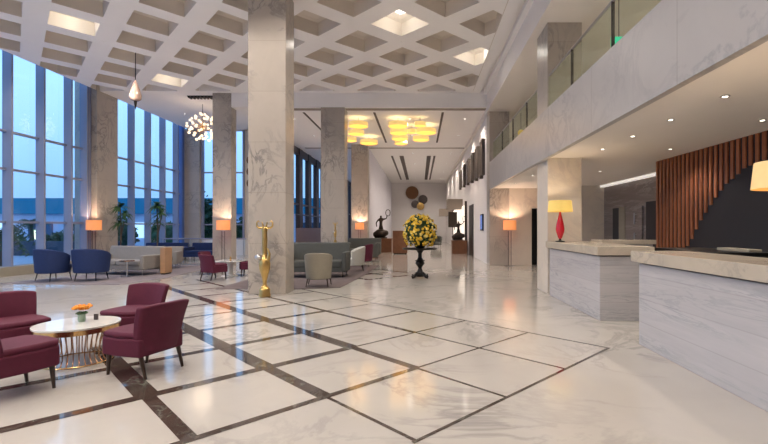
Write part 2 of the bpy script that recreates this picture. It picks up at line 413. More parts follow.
w = MB(); w.box(5.2, 7.1, 16.5, 16.7, 0, 3.1); struct('wall_office', w, 'wall_marble')
# dark stone wall with lift doors
dk = MB(); dk.box(6.95, 7.1, 10.4, 16.5, 0, 3.1); struct('wall_dark_stone', dk, 'dark_stone')
d = MB(); d.box(6.90, 6.95, 15.15, 15.65, 0, 2.2); d2 = struct('door_2', d, 'navy')
d = MB(); d.box(6.88, 6.95, 14.70, 15.13, 0, 2.22); struct('trim_1', d, 'cream')
d = MB(); d.box(6.90, 6.95, 13.6, 14.68, 0, 2.2); d3 = struct('door_3', d, 'dark_stone')
h = MB(); h.tube([(6.84, 13.95, .95), (6.84, 13.95, 1.35)], .022); h.tube([(6.84, 13.95, 1.62), (6.84, 13.95, 1.98)], .022)
for z in (1.0, 1.3, 1.67, 1.93): h.box(6.84, 6.9, 13.94, 13.96, z-.01, z+.01)
ho = h.build('door_handle', 'steel', d3)
d = MB(); d.box(6.90, 6.95, 12.3, 13.35, 0, 2.3); struct('door_4', d, 'navy')
t = MB(); t.box(6.80, 6.95, 10.7, 16.5, 3.03, 3.1); struct('trim_2', t, 'cove')

# columns
def pillar(x0, x1, y0, y1, z1, label='', z0=0, m='pillar'):
    mb = MB(); mb.box(x0, x1, y0, y1, z0, z1)
    o = mb.build('marble_pillar', m, bevel=.012, seg=2)
    tag(o, label, 'pillar', 'marble pillars of the hall')
    return o
pillar(-3.90, -3.04, 9.9, 10.55, ZC, 'massive beige marble pillar behind the tall gold sculpture, largest and nearest')
pillar(-4.00, -3.04, 17.62, 18.35, 6.37, 'beige marble pillar behind the grey-green sofa, second of the row from the front')
pillar(-4.00, -3.04, 25.4, 26.2, 6.37, 'beige marble pillar with a glowing floor lamp, farthest of the central row')
pillar(-8.36, -7.60, 17.6, 18.1, ZC, 'pale marble pillar behind the small round table with burgundy chairs')
pillar(-13.6, -12.72, 17.2, 18.4, 7.3, 'marble pillar set in the window wall behind the navy tub chairs')
pillar(-12.95, -12.1, 24.0, 24.55, ZC, 'marble pillar in the corner where the two window walls meet')
pillar(2.91, 3.69, 9.97, 10.85, 3.6, m='wall_marble', label='beige marble pillar behind the red and yellow table lamp')  # lower part in lighter marble, lamp light put into its colour
m = MB(); m.box(2.91, 3.69, 9.97, 10.85, 3.6, 6.19); o = m.build('marble_pillar', 'pillar'); tag(o, 'upper marble pillar standing behind the glass balustrade of the gallery', 'pillar', 'marble pillars of the hall')
pillar(2.80, 3.6, 17.6, 18.35, 6.37, 'pale marble pillar at the corner beside the wall-mounted blue screen')

# windows of the left wall
def window_wall(name, ys, y0, y1):
    g = MB(); g.box(WX-.012, WX+.0, y0, y1, .28, 7.3); o = struct(name, g, 'glass')
    f = MB()
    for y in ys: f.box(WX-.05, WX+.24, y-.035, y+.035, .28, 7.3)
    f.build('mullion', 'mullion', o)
    e = MB(); e.box(WX+.0, WX+.22, y1-.22, y1-.02, .28, 7.3); e.build('sky_reflection_panel', 'sky_reflection', o)  # panel added for the sky mirrored in the end glass
    r = MB()
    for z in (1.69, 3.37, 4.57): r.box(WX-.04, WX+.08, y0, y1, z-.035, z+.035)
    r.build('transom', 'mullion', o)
    s = MB(); s.box(WX-.2, WX+.35, y0, y1, 0, .28); s.build('window_sill', 'cream', o)
    return o
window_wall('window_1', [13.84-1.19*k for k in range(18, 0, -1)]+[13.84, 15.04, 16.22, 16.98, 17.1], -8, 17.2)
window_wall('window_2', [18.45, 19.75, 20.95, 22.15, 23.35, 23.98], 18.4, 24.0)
g = MB(); g.box(-12.1, -9.7, 24.25, 24.262, .9, ZC-.05); o = struct('window_3', g, 'glass')
f = MB()
for x in (-12.05, -11.0, -9.75): f.box(x-.05, x+.05, 24.12, 24.3, .9, ZC-.05)
for z in (1.69, 4.57): f.box(-12.1, -9.7, 24.18, 24.3, z-.035, z+.035)
f.build('window_frame', 'mullion', o)
f = MB(); f.box(-12.1, -9.7, 24.2, 24.4, 0, .9); f.build('window_sill', 'plaster', o)
# left glazed side wall of the far hall, dark frames
g = MB(); g.box(-7.52, -7.5, 24.4, 47, 0, 6.1); o = struct('window_4', g, 'glass')
f = MB()
for k in range(11): f.box(-7.6, -7.35, 24.5+k*2.2, 25.2+k*2.2, 0, 6.37)
f.box(-7.6, -7.4, 24.4, 47, 5.95, 6.37); f.box(-7.6, -7.4, 24.4, 47, 2.9, 3.0)
f.build('window_frame', 'darkframe', o)
# ribbed pale panelling behind the far pillars
w = MB()
w.box(-3.25, -3.15, 26.4, 47, 0, 6.37)
for k in range(68): w.cyl((-3.14, 26.6+k*.3, 0), .09, 0, 6.3, 8)
struct('wall_panelled', w, 'curtain')

# ================================================================== MEZZANINE
b = thing('glass_balustrade', (0, 0, 0), 0, 'clear glass balustrade with steel posts and handrail above the marble fascia', 'balustrade')
y = 3.11; k = 0
while y < 17.3:
    p = MB(); p.box(2.93, 2.945, y+.02, min(17.5, y+1.78), 4.15, 4.92); p.build('glass_panel', 'glass_green', b)
    q = MB(); q.box(2.94, 2.985, y-.015, y+.015, 4.14, 4.98); q.box(2.92, 3.0, y-.03, y+.03, 4.14, 4.2); q.build('post', 'darkframe', b)
    y += 1.8
r = MB(); r.tube([(2.965, 3, 4.99), (2.965, 9.6, 4.99), (2.965, 17.5, 4.99)], .024); r.build('handrail', 'steel', b)
# green exit sign high on the gallery, hung from its ceiling
s = thing('exit_sign', (4.05, 8.9, 5.3), 0, 'small green lit emergency sign glowing behind the gallery glass', 'sign')
q = MB(); q.box(-.16, .16, -.02, .02, -.09, .09); q.build('sign_face', 'exit', s)
q = MB(); q.tube([(0, 0, .09), (0, 0, 1.05)], .008); q.build('hanger', 'black', s)
# yellow globe pendant on the gallery
s = thing('globe_pendant', (4.25, 18.4, 5.5), 0, 'small yellow globe light above the far end of the gallery', 'pendant lamp')
q = MB(); q.sphere((0,0,0), .14); q.build('globe', 'shade_yellow', s, smooth=True)
q = MB(); q.tube([(0, 0, .12), (0, 0, .85)], .01); q.build('cord', 'black', s)

# ================================================================== RECEPTION
# slatted feature wall
sw = thing('slatted_wall_panel', (5.62, 0, 0), 0, 'timber slat wall sweeping in a stepped curve over a charcoal panel', 'wall panel')
q = MB(); q.box(.08, .20, 3.0, 10.52, 0, 3.1); q.build('charcoal_panel', 'navy', sw)
cur = [(3.0, 2.86), (5.0, 2.80), (6.5, 2.72), (7.33, 2.61), (7.66, 2.55), (7.83, 2.45), (8.11, 2.32), (8.41, 2.08), (8.68, 1.82), (8.9, 1.6), (9.12, 1.29), (9.4, 1.0), (9.5, .0), (11, 0)]
def cz(y):
    for (a, za), (b_, zb) in zip(cur, cur[1:]):
        if a <= y <= b_: return za+(zb-za)*(y-a)/(b_-a)
    return 0
n = 0
yy = 10.47
sl0 = None
while yy > 3.1:
    q = MB(); q.box(.053, .08, yy-.037, yy+.037, cz(yy), 3.095); q.build('timber_slat', 'slat', sw)
    yy -= .148
# desks
def desk(x0, x1, y0, y1, label, topx1):
    t = thing('reception_desk', ((x0+x1)/2, (y0+y1)/2, 0), 0, label, 'desk', None)
    ox, oy = (x0+x1)/2, (y0+y1)/2
    q = MB(); q.box(x0-ox, x1-ox, y0-oy, y1-oy, 0, 1.04); q.build('marble_front', 'desk', t, bevel=.006, seg=2)
    q = MB(); q.box(x0+.03-ox, x1-.03-ox, y0+.03-oy, y1-.03-oy, 1.04, 1.06); q.build('shadow_gap', 'groove', t)
    q = MB(); q.box(x0-.06-ox, topx1-ox, y0-.05-oy, y1+.1-oy, 1.06, 1.20); q.build('counter_top', ['desk_top'], t, bevel=.006, seg=2)
    q = MB(); q.box(x0+.02-ox, x1-ox, y0+.02-oy, y1-.02-oy, 0, 0); 
    return t
desk(2.83, 3.45, 1.2, 5.65, 'long grey-veined marble reception desk nearest the camera', 3.5)
desk(2.90, 3.55, 7.05, 9.78, 'marble reception desk further back carrying the red lamp', 3.76)
# back counters
t = thing('back_counter', (4.35, 9.45, 0), 0, 'low cream stone counter behind the farther reception desk', 'counter')
q = MB(); q.box(-.5, .55, -.25, .25, 0, 1.16); q.build('counter_body', 'desk', t)
q = MB(); q.box(-.55, .60, -.3, .3, 1.16, 1.25); q.build('counter_top', 'desk_top', t, bevel=.005)
t = thing('work_table', (4.3, 6.6, 0), 0, 'dark work table behind the desks below the slatted wall', 'table')
q = MB(); q.box(-.35, .45, -.8, .8, 1.12, 1.17); q.build('tabletop', 'black', t, bevel=.004)
for a in (-.3, .4):
    for c_ in (-.72, .72):
        q = MB(); q.box(a-.03, a+.03, c_-.03, c_+.03, 0, 1.12); q.build('leg', 'black', t)
q = MB(); q.box(4.45, 4.62, 5.9, 6.55, 1.17, 1.21); tag(q.build('document_tray', 'cream', bevel=.005), 'cream paper tray lying on the dark work table', 'tray')

def table_lamp(loc, label, sh, w):
    t = thing('table_lamp', loc, 0, label, 'lamp', 'lamps on the reception desks')
    q = MB(); q.lathe([(.10, 0), (.10, .02), (.03, .03), (.02, .07)], 20); q.build('lamp_base', 'black', t, smooth=True)
    q = MB(); q.lathe([(.02, .06), (.045, .09), (.085, .22), (.092, .28), (.075, .40), (.04, .54), (.018, .64), (.012, .68)], 24); q.build('lamp_body', 'red', t, smooth=True)
    q = MB(); n = 40
    q.lathe([(.262, .65), (.238, .89), (.230, .89), (.254, .65), (.262, .65)], n); q.build('lamp_shade', sh, t, smooth=True)
    p = point('bulb_light', (0, 0, .74), w, .05, (1.0, .80, .56), t)
    return t
table_lamp((3.03, 9.45, 1.2), 'red teardrop table lamp with a yellow shade on the farther desk', 'shade_yellow', LAMP_W*.3)
table_lamp((3.26, 3.88, 1.2), 'table lamp with a cream yellow shade cut by the right edge', 'shade_amber', LAMP_W*.2)

def downlight(x, y, z, w, label='small round recessed downlight over the reception desks', grp='recessed downlights', r=.032, deg=130, cat='downlight', lit=True):
    t = thing('downlight', (x, y, z), 0, label, cat, grp)
    q = MB(); q.lathe([(r+.02, 0), (r+.025, -.008), (r, -.01), (r, 0)], 20); q.build('trim_ring', 'steel', t, smooth=True)
    q = MB(); q.cyl((0, 0, 0), r, -.006, -.001, 16); q.build('lens', 'downlight', t)
    if lit: spot('downlight_beam', (0, 0, -.03), w, deg, .05, WARM, t)
    return t
dl = {(3.7, 5.3): 'recessed downlight above the near desk, nearest of the left row', (3.7, 6.45): 'recessed downlight in the left row above the gap between the desks', (3.7, 7.6): 'recessed downlight above the near end of the farther desk',
      (3.7, 8.85): 'recessed downlight just in front of the pillar by the red lamp', (5.07, 6.47): 'recessed downlight in the right row by the right picture edge', (5.07, 8.85): 'recessed downlight near the top left corner of the slatted wall',
      (5.07, 12.3): 'recessed downlight beyond the pillar in front of the dark stone wall'}
for (x, y), lb in dl.items(): downlight(x, y, 3.1, RECEP_W, lb)
for y, yn in ((2.9, 'nearer'), (4.1, 'farther')): downlight(3.7, y, 3.1, RECEP_W, 'recessed downlight outside the right picture edge, the %s of two' % yn)
for x, y, yn in ((3.4, 13.2, 'nearest'), (3.4, 15.6, 'farthest'), (5.07, 14.6, 'rightmost')): downlight(x, y, 3.1, RECEP_W, 'recessed downlight in the passage behind the pillar, %s of three' % yn)

# ================================================================== LAMPS ON STANDS
def floor_lamp(loc, rz, label, w=LAMP_W):
    t = thing('floor_lamp', loc, rz, label, 'floor lamp', 'floor lamps with orange shades')
    q = MB(); q.box(-.17, .17, -.12, .12, 0, .02); q.build('lamp_base', 'steel', t, bevel=.004)
    for s in (-.055, .055):
        q = MB(); q.tube([(s, 0, .02), (s, 0, 1.40)], .013); q.build('pole', 'grey_disc', t, smooth=True)
    q = MB(); q.box(-.07, .07, -.012, .012, 1.38, 1.40); q.build('bracket', 'steel', t)
    q = MB(); q.lathe([(.25, 1.42), (.25, 1.80), (.244, 1.80), (.244, 1.42), (.25, 1.42)], 36); q.build('lamp_shade', 'shade_orange', t, smooth=True)
    point('bulb_light', (0, 0, 1.68), w, .06, (1.0, .76, .54), t)
    return t
floor_lamp((-12.50, 16.75, 0), 0, 'orange-shaded floor lamp behind the navy tub chairs')
floor_lamp((-7.72, 17.15, 0), 0, 'orange-shaded floor lamp behind the small burgundy chair group')
floor_lamp((-3.45, 25.0, 0), 0, 'farthest orange-shaded floor lamp against the last central pillar')
floor_lamp((3.52, 17.15, 0), 0, 'orange-shaded floor lamp against the marble wall right of the flowers')

# ================================================================== CEILING LIGHTS
drums = [(-2.72, 19.3, .42), (-3.05, 20.9, .375), (-3.60, 22.5, .33), (-2.71, 23.2, .46),
         (-.97, 19.3, .42), (-.99, 20.7, .42), (-1.01, 22.1, .40), (-1.01, 23.3, .34),
         (.0, 19.2, .25), (.29, 20.6, .47), (-.38, 20.6, .19), (.05, 22.3, .41)]
dn = ['amber drum light nearest pillar, front of the left cluster', 'amber drum light second in the left cluster', 'small amber drum at the left rear of the left cluster', 'wide amber drum at the rear of the left cluster',
      'front amber drum light of the middle row', 'second amber drum light of the middle row', 'third amber drum light of the middle row', 'rearmost amber drum light of the middle row',
      'small front amber drum of the right row', 'widest amber drum of the right row', 'tiny amber drum between the middle and right rows', 'rear amber drum of the right row']
for (x, y, r), lb in zip(drums, dn):
    t = thing('drum_ceiling_light', (x, y, 5.98), 0, lb, 'ceiling light', 'amber drum ceiling lights')
    q = MB(); q.lathe([(r, 0), (r, .17), (r-.015, .17), (r-.015, 0), (r, 0)], 32); q.build('drum_shade', 'drum', t, smooth=True)
    q = MB(); q.cyl((0, 0, 0), r-.02, .03, .04, 28); q.build('diffuser', 'drum_bottom', t)
    q = MB(); q.tube([(0, 0, .04), (0, 0, .39)], .015); q.build('stem', 'steel', t)
# fill lights added to brighten far hall, gallery and plain ceiling
for y, yn in ((19.5, 'just past the bulkhead'), (23, 'behind the amber drums'), (28.5, 'beyond the last cross groove'), (33, 'beside the long dark ceiling slots'), (38, 'near the end of the dark ceiling slots'), (43, 'close to the back wall')):
    for x, xn in ((-5.6, 'left of the pillar row'), (-.45, 'in the middle'), (2.0, 'by the right side wall')):
        downlight(x, y, 6.37, HALL_FILL_W, 'added far-hall fill light %s, %s' % (xn, yn), 'added far hall fill lights', deg=140)
for y, yn in ((6, 'nearest'), (9.2, 'second'), (13.5, 'third'), (21, 'fourth'), (27, 'farthest')):
    downlight(5.2, y, 6.35, MEZZ_FILL_W, 'added fill light in the gallery ceiling, %s from the camera' % yn, 'added gallery fill lights', deg=150)
for x, xn in ((-11.2, 'left'), (-8.9, 'right')): downlight(x, 20.8, ZC, HALL_FILL_W*.6, 'added fill light in the plain ceiling, %s of the globe chandelier' % xn, 'added plain ceiling fill lights', deg=140)
# added fill spots on the rib crossings, no fittings known there
for i in range(-10, 3):
    for j in range(-16, 5):
        if (i+j) % 2 == 0 or i % 2: continue
        cx = gx(i); cy = gy(j)
        if cx > 1.5 or cx < -12.3 or cy < -7 or j % 4 != 1: continue
        xn = ['window wall', 'left part of the hall', 'near pillar side', 'middle of the hall', 'gallery side'][min(4, int((cx+12.4)/3))]
        where = 'between the diamond coffers' if cy > 10 else 'in the ceiling nearer than the photo shows'
        nn = ['nearest', 'second', 'third', 'fourth', 'fifth', 'sixth', 'seventh', 'eighth'][(j+15)//4]
        t = thing('ceiling_fill_light', (cx, cy, ZC), 0, ('added ceiling fill light, %s row from the camera, %s from the windows' % (nn, ['first', 'second', 'third', 'fourth', 'fifth', 'sixth', 'seventh'][(i+10)//2])), 'downlight', 'added fill lights of the coffered ceiling, ' + xn + (' far' if cy > 10 else ' near'))
        q = MB(); q.cyl((0, 0, 0), .04, -.012, .0, 14); q.build('lens', 'ceiling', t)
        spot('downlight_beam', (0, 0, -.05), CEILING_FILL_W*2.2, 150, .10, (1.0, .90, .80), t)
for (px, py), lb in {(400, 24): 'bright diamond ceiling lamp in the coffer above the amber drums', (470, 56): 'bright ceiling lamp in the coffer cut by the right ceiling edge', (83, 28): 'bright white lamp in a coffer above the left windows', (172, 84): 'glowing coffer lamp near the far edge of the left ceiling'}.items():
    zt = ZC; Y = (zt-1.5)*437/(228-py); X = (px-420)/437*Y
    best = min(((gx(i), gy(j)) for i in range(-14, 5) for j in range(-3, 8) if (i+j) % 2 == 0), key=lambda c: (c[0]-X)**2+(c[1]-Y)**2)
    t = thing('coffer_lamp', (best[0], best[1], ZC+.395), 0, lb, 'ceiling light', 'lit diamond coffer lamps')
    q = MB(); q.prism([(.22, 0), (0, .22), (-.22, 0), (0, -.22)], -.04, -.005); q.build('diffuser', 'coffer_glow', t)
    point('lamp_glow', (0, 0, -.26), 9, .02, (1, .95, .85), t)
# globe chandelier
CH = Vector((-9.55, 19.2, 5.95))
t = thing('globe_chandelier', CH, 0, 'spherical cluster chandelier of glowing warm glass globes near the windows', 'chandelier')
q = MB(); q.tube([(0, 0, 0), (0, 0, ZC-CH.z)], .012); q.build('cord', 'black', t)
arms = MB(); n = 62
for k in range(n):
    z = 1-2*(k+.5)/n; a = k*2.39996; rr = math.sqrt(1-z*z); R = .60*random.uniform(.85, 1.06)
    p = Vector((rr*math.cos(a), rr*math.sin(a), z))*R
    arms.tube([(0,0,0), p], .004, 4)
    g = MB(); g.sphere(p, random.uniform(.045, .065), 10, 7); g.build('globe', 'bulb', t, smooth=True)
arms.build('wire_frame', 'brass', t)
point('chandelier_glow', (0, 0, 0), 12, .35, (1, .8, .6), t)
# ceiling grille
t = thing('ceiling_grille', (-8.95, 18.05, ZC), 0, 'black toothed air grille in the ceiling left of the pillar', 'grille')
q = MB(); q.box(-.62, .62, -.10, .10, -.03, 0); q.build('frame', 'black', t)
q = MB()
for k in range(9): q.box(-.58+k*.14, -.52+k*.14, -.12, .14, -.09, -.03)
q.build('fins', 'black', t)
# teardrop pendant
t = thing('teardrop_pendant', (-9.05, 13.9, 0), 0, 'teardrop glass pendant on a long cable before the windows', 'pendant lamp')
q = MB(); q.tube([(0, 0, 6.2), (0, 0, ZC+.40)], .012); q.build('cable', 'black', t)
q = MB(); q.lathe([(.01, 6.2), (.06, 6.1), (.13, 5.9), (.175, 5.72), (.16, 5.60), (.10, 5.55), (.01, 5.54)], 20); q.build('glass_drop', 'pinkglass', t, smooth=True)
q = MB(); q.lathe([(.05, 5.54), (.03, 5.40), (.004, 5.26)], 12); q.build('finial', 'bronze', t, smooth=True)
point('pendant_glow', (0, -.3, 5.6), 4, .05, WARM, t)

# ================================================================== FURNITURE
def rbox(x0, x1, y0, y1, z0, z1): 
    q = MB(); q.box(x0, x1, y0, y1, z0, z1); return q
def tapleg(x, y, z1, dx=0, dy=0, r0=.014, r1=.024):
    q = MB(); q.tube([(x+dx, y+dy, 0), (x, y, z1)], [r0, r1], 8); return q
def slipper_chair(loc, rz, label, group):
    t = thing('slipper_chair', loc, rz, label, 'chair', group)
    q = MB()
    def pl(z, k=1.0, yo=0): return [(-.26*k, -.26), (.26*k, -.26), (.285*k, 0), (.27*k, .24), (.18*k, .285), (0, .30), (-.18*k, .285), (-.27*k, .24), (-.285*k, 0)]
    P = pl(0); q.prism(P, .215, .40); q.build('seat', 'purple', t, bevel=.02, smooth=True)
    q = MB(); q.prism([(x*.985, y*.985+.0) for x, y in P], .395, .455); q.build('seat_cushion', 'purple', t, bevel=.028, seg=4, smooth=True)
    def surf(off):
        def f(u, v):
            s = 2*u-1; w = .245+.045*v
            z = .24+.50*v + (-.02*abs(s)**3*v)
            y = -.215-off - .10*v + .075*s*s + .02*math.sin(v*PI)
            return (s*(w+off*.0), y, z)
        return f
    q = MB(); q.shell(10, 6, surf(0), surf(.085)); q.build('backrest', 'purple', t, bevel=.02, seg=3, smooth=True)
    for x in (-.22, .22):
        tapleg(x, .20, .23, .0, .02).build('leg', 'legwood', t, smooth=True)
        tapleg(x, -.22, .24, .0, -.07).build('leg', 'legwood', t, smooth=True)
    return t
G1 = 'burgundy slipper chairs around the near round table'
c1 = slipper_chair((-2.92, 4.62, 0), face((-.95, .31)), 'burgundy slipper chair right of the near table, its back to the camera', G1)
dup(c1, None, (-3.76, 5.72, 0), face((-.15, -.99)), 'burgundy slipper chair behind the near table facing the camera')
dup(c1, None, (-4.66, 5.02, 0), face((.87, -.5)), 'burgundy slipper chair left of the near table with its back at the left edge')
dup(c1, None, (-3.72, 3.98, 0), face((.38, .92)), 'burgundy slipper chair in the lower left corner with its seat cut by the frame')
G2 = 'burgundy slipper chairs around the far round table'
for loc, d, lb in (((-6.0, 12.75, 0), (.45, .9), 'far burgundy slipper chair seen from behind, left of the far table'),
                   ((-6.75, 14.2, 0), (.9, -.1), 'burgundy slipper chair partly hidden at the left rear of the far table'),
                   ((-5.35, 13.75, .0), (-.95, -.2), 'burgundy slipper chair half hidden by the massive pillar')):
    o = dup(c1, None, loc, face(d), lb); o['group'] = G2

def wire_table(loc, label, R=.405, z=.43, s=1.0, top='tabletop'):
    t = thing('wire_base_table', loc, 0, label, 'table')
    q = MB(); q.cyl((0, 0, 0), R, z-.02, z, 48); q.build('tabletop', top, t, bevel=.004, smooth=True)
    q = MB(); q.lathe([(R-.01, z-.075), (R-.01, z-.02), (R-.03, z-.02), (R-.03, z-.075), (R-.01, z-.075)], 48); q.build('rim', 'brass', t, smooth=True)
    n = 36
    for k in range(n):
        a = 2*PI*k/n
        prof = [(.35, z-.07), (.31, z*.62), (.28, z*.38), (.275, .09), (.30, .04), (.33, .012)]
        q = MB(); q.tube([(r*math.cos(a), r*math.sin(a), zz) for r, zz in prof], .006, 6); q.build('wire', 'rose', t, smooth=True)
    for r, zz, nm in ((.33, .012, 'base_ring'), (.35, z-.07, 'top_ring')):
        q = MB(); q.tube([(r*math.cos(2*PI*k/40), r*math.sin(2*PI*k/40), zz) for k in range(41)], .009, 6); q.build(nm, 'brass', t, smooth=True)
    return t
wire_table((-3.86, 4.93, 0), 'round marble-topped table with a brass wire cage base among burgundy chairs')
# posy
t = thing('flower_posy', (-3.87, 5.0, .43), 0, 'small vase of orange flowers on the near round table', 'flowers'); t.scale = (1.15, 1.15, 1.15)
q = MB(); q.lathe([(.028, 0), (.034, .02), (.032, .06), (.036, .075)], 16); q.build('vase', 'vase', t, smooth=True)
q = MB()
for k in range(12):
    a = k*2.4; q.tube([(0, 0, .05), (.035*math.cos(a), .035*math.sin(a), .10)], .003, 5)
    q.sphere((.04*math.cos(a), .04*math.sin(a), .085), .016, 6, 4, 0, (1, 1, .5))
q.build('leaves', 'leaf2', t)
for k in range(9):
    a = k*2.4; r = .022*math.sqrt(k)
    q = MB()
    for j in range(6):
        b_ = j*PI/3; q.sphere((r*math.cos(a)+.014*math.cos(b_), r*math.sin(a)+.014*math.sin(b_), .128+.012*(k % 3)), .017, 7, 5, 0, (1, 1, .8))
    q.sphere((r*math.cos(a), r*math.sin(a), .140+.012*(k % 3)), .015, 7, 5); q.build('blossom', 'orangeflower', t, smooth=True)
q = MB(); q.box(-3.80, -3.76, 5.09, 5.11, .43, .50); tag(q.build('menu_card', 'grey_disc'), 'small dark card standing beside the orange flowers', 'card')

# far pedestal table
t = thing('round_table', (-5.95, 13.65, 0), 0, 'small round white-topped table among the far burgundy chairs', 'table')
q = MB(); q.cyl((0, 0, 0), .48, .46, .49, 40); q.build('tabletop', 'tabletop', t, bevel=.004, smooth=True)
q = MB(); q.lathe([(.24, 0), (.24, .02), (.10, .05), (.10, .44), (.2, .46)], 24); q.build('pedestal', 'tabletop', t, smooth=True)
q = MB(); q.lathe([(.03, 0), (.035, .06), (.02, .1), (.025, .12)], 12, (-5.9, 13.6, .49)); tag(q.build('bud_vase', 'brass', smooth=True), 'tiny brass vase on the far round table', 'vase')

def tub_chair(loc, rz, label, m, group, W_=.46, H=.88, arm=.62, seat=.40, legz=.2, leg='legwood', cat='armchair', name='tub_chair'):
    t = thing(name, loc, rz, label, cat, group)
    A = math.radians(112)
    def surf(off):
        def f(u, v):
            a = (2*u-1)*A; r = W_-off - .05*(1-v)
            h = arm+(H-arm)*(1-(abs(a)/A)**2.6) if abs(a) < A else arm
            z = legz+(h-legz)*v
            return (r*math.sin(a), -r*math.cos(a)*.92, z)
        return f
    q = MB(); q.shell(24, 5, surf(.09), surf(0)); q.build('backrest', m, t, bevel=.03, seg=4, smooth=True)
    q = MB(); q.cyl((0, .03, 0), W_-.10, legz, seat-.08, 28); q.build('seat_base', m, t, smooth=True)
    q = MB(); q.cyl((0, .05, 0), W_-.10, seat-.08, seat+.04, 28); q.build('seat_cushion', m, t, bevel=.03, smooth=True)
    for x, y, dx, dy in ((-.26, .25, -.03, .03), (.26, .25, .03, .03), (-.24, -.24, -.03, -.05), (.24, -.24, .03, -.05)):
        tapleg(x, y, legz+.02, dx, dy, .011, .018).build('leg', leg, t, smooth=True)
    return t
tub_chair((-10.36, 12.35, .022), face((.25, .97)), 'navy blue tub chair seen from behind, the left one by the windows', 'blue', 'navy tub chairs by the windows', W_=.475, H=.90, arm=.70, legz=.22, leg='black')
tub_chair((-9.36, 12.45, .022), face((-.15, .98)), 'navy blue tub chair seen from behind, in front of the grey sofa', 'blue', 'navy tub chairs by the windows', W_=.475, H=.90, arm=.70, legz=.22, leg='black')
tub_chair((-2.60, 11.2, .022), face((-.1, .99)), 'cream tub chair seen from behind beside the massive pillar', 'cream', None, W_=.36, H=.85, arm=.70, legz=.18)
tub_chair((-2.25, 15.1, .022), face((-.95, -.2)), 'pale grey armchair behind the right arm of the grey-green sofa', 'offwhite', None, W_=.40, H=.84, arm=.66)
tub_chair((-2.15, 17.0, .022), face((-.9, .3)), 'dark burgundy tub chair beyond the pale grey armchair', 'purple', None, W_=.36, H=.86, arm=.62)
tub_chair((-2.2, 19.6, 0), face((-.9, -.3)), 'dark tub chair farthest along the carpet by the second pillar', 'teal', None, W_=.38, H=.86, arm=.62)

def sofa(loc, rz, label, m, L_=1.9, H=.84, D=.85, seat=.42, armh=.62, group=None, n=2, leg='steel'):
    t = thing('sofa', loc, rz, label, 'sofa', group)
    h = L_/2
    rbox(-h+.02, h-.02, -D/2+.02, D/2-.02, .16, .30).build('frame', m, t, bevel=.02, smooth=True)
    q = MB()
    def sf(off): return lambda u, v: ((2*u-1)*(h-.0), -D/2+.18-off - .10*v, .28+(H-.28)*v)
    q.shell(6, 4, sf(0), sf(.17)); q.build('backrest', m, t, bevel=.04, seg=4, smooth=True)
    for s in (-1, 1):
        rbox(min(s*h, s*(h-.14)), max(s*h, s*(h-.14)), -D/2+.05, D/2, .18, armh).build('armrest', m, t, bevel=.035, seg=4, smooth=True)
        for y in (-D/2+.1, D/2-.1):
            tapleg(s*(h-.12), y, .18, 0, 0, .014, .014).build('leg', leg, t, smooth=True)
    w = (L_-.30)/n
    for k in range(n):
        rbox(-h+.15+k*w+.005, -h+.15+(k+1)*w-.005, -D/2+.17, D/2, .30, seat+.03).build('seat_cushion', m, t, bevel=.035, seg=4, smooth=True)
    return t
sofa((-9.52, 14.2, .022), face((-.22, -.97)), 'light taupe sofa facing the navy tub chairs by the windows', 'greysofa', L_=2.1, H=.88)
sofa((-9.5, 16.1, .022), face((.25, -.96)), 'beige sofa end showing right of the brown veneer cabinet', 'greysofa', L_=1.2, H=.78, n=1)
sofa((-3.15, 13.45, .022), face((.0, -1)), 'high-backed grey-green sofa behind the cream tub chair', 'teal', L_=1.9, H=1.02, armh=.75, seat=.46, leg='legwood')
sofa((-2.85, 22.2, 0), face((.0, -1)), 'grey-green sofa far back in front of the last central pillar', 'teal', L_=1.7, H=.98, armh=.75, leg='legwood')
G3 = 'dark blue sofas along the rear window'
sofa((-12.05, 20.5, 0), face((.1, -1)), 'dark blue sofa by the rear window, the left of two', 'blue', L_=1.9, H=.80, group=G3, leg='black')
sofa((-10.1, 20.5, 0), face((-.1, -1)), 'dark blue sofa by the rear window, the right of two', 'blue', L_=1.7, H=.80, group=G3, leg='black')
t = thing('side_cabinet', (-8.22, 14.15, .013), 0, 'brown veneer cabinet at the right end of the taupe sofa', 'cabinet')
rbox(-.08, .08, -.2, .2, .04, .86).build('body', 'wood_light', t, bevel=.01)
rbox(-.06, .06, -.18, .18, 0, .04).build('plinth', 'black', t)
t = thing('side_table', (-8.95, 13.35, .013), 0, 'small side table with a pinkish top beside the right navy tub chair', 'side table')
q = MB(); q.cyl((0, 0, 0), .20, .47, .50, 28); q.build('tabletop', 'rose', t, smooth=True)
q = MB(); q.tube([(0, 0, .02), (0, 0, .47)], .02); q.build('stem', 'steel', t)
q = MB(); q.cyl((0, 0, 0), .17, 0, .02, 24); q.build('base', 'steel', t)

# rugs
q = MB(); q.prism([(-11.3, 11.75), (-7.9, 11.5), (-7.6, 13.2), (-7.95, 17.2), (-9.6, 17.4)], .0, .012); tag(q.build('area_rug', 'rug'), 'greyish mauve carpet under the navy chairs and taupe sofa', 'rug')
q = MB(); q.prism([(-2.0, 11.0), (-1.75, 14.0), (-1.6, 17.5), (-5.0, 17.5), (-5.0, 10.7), (-3.0, 10.7)], .0, .012); tag(q.build('area_rug', 'rug_dark'), 'brownish carpet running behind the massive pillar under the grey-green sofa', 'rug')

# handrail before the rear windows
t = thing('glass_railing', (0, 21.6, 0), 0, 'low glass railing with a white top rail before the rear windows', 'railing')
q = MB(); q.box(-12.8, -8.6, -.006, .006, .05, .90); q.build('glass_panel', 'glass', t)
q = MB(); q.tube([(-12.8, 0, .97), (-8.6, 0, .97)], .035); q.build('handrail', 'mullion', t)
for k in range(4):
    q = MB(); q.box(-12.7+k*1.33-.02, -12.7+k*1.33+.02, -.02, .02, 0, .95); q.build('post', 'steel', t)

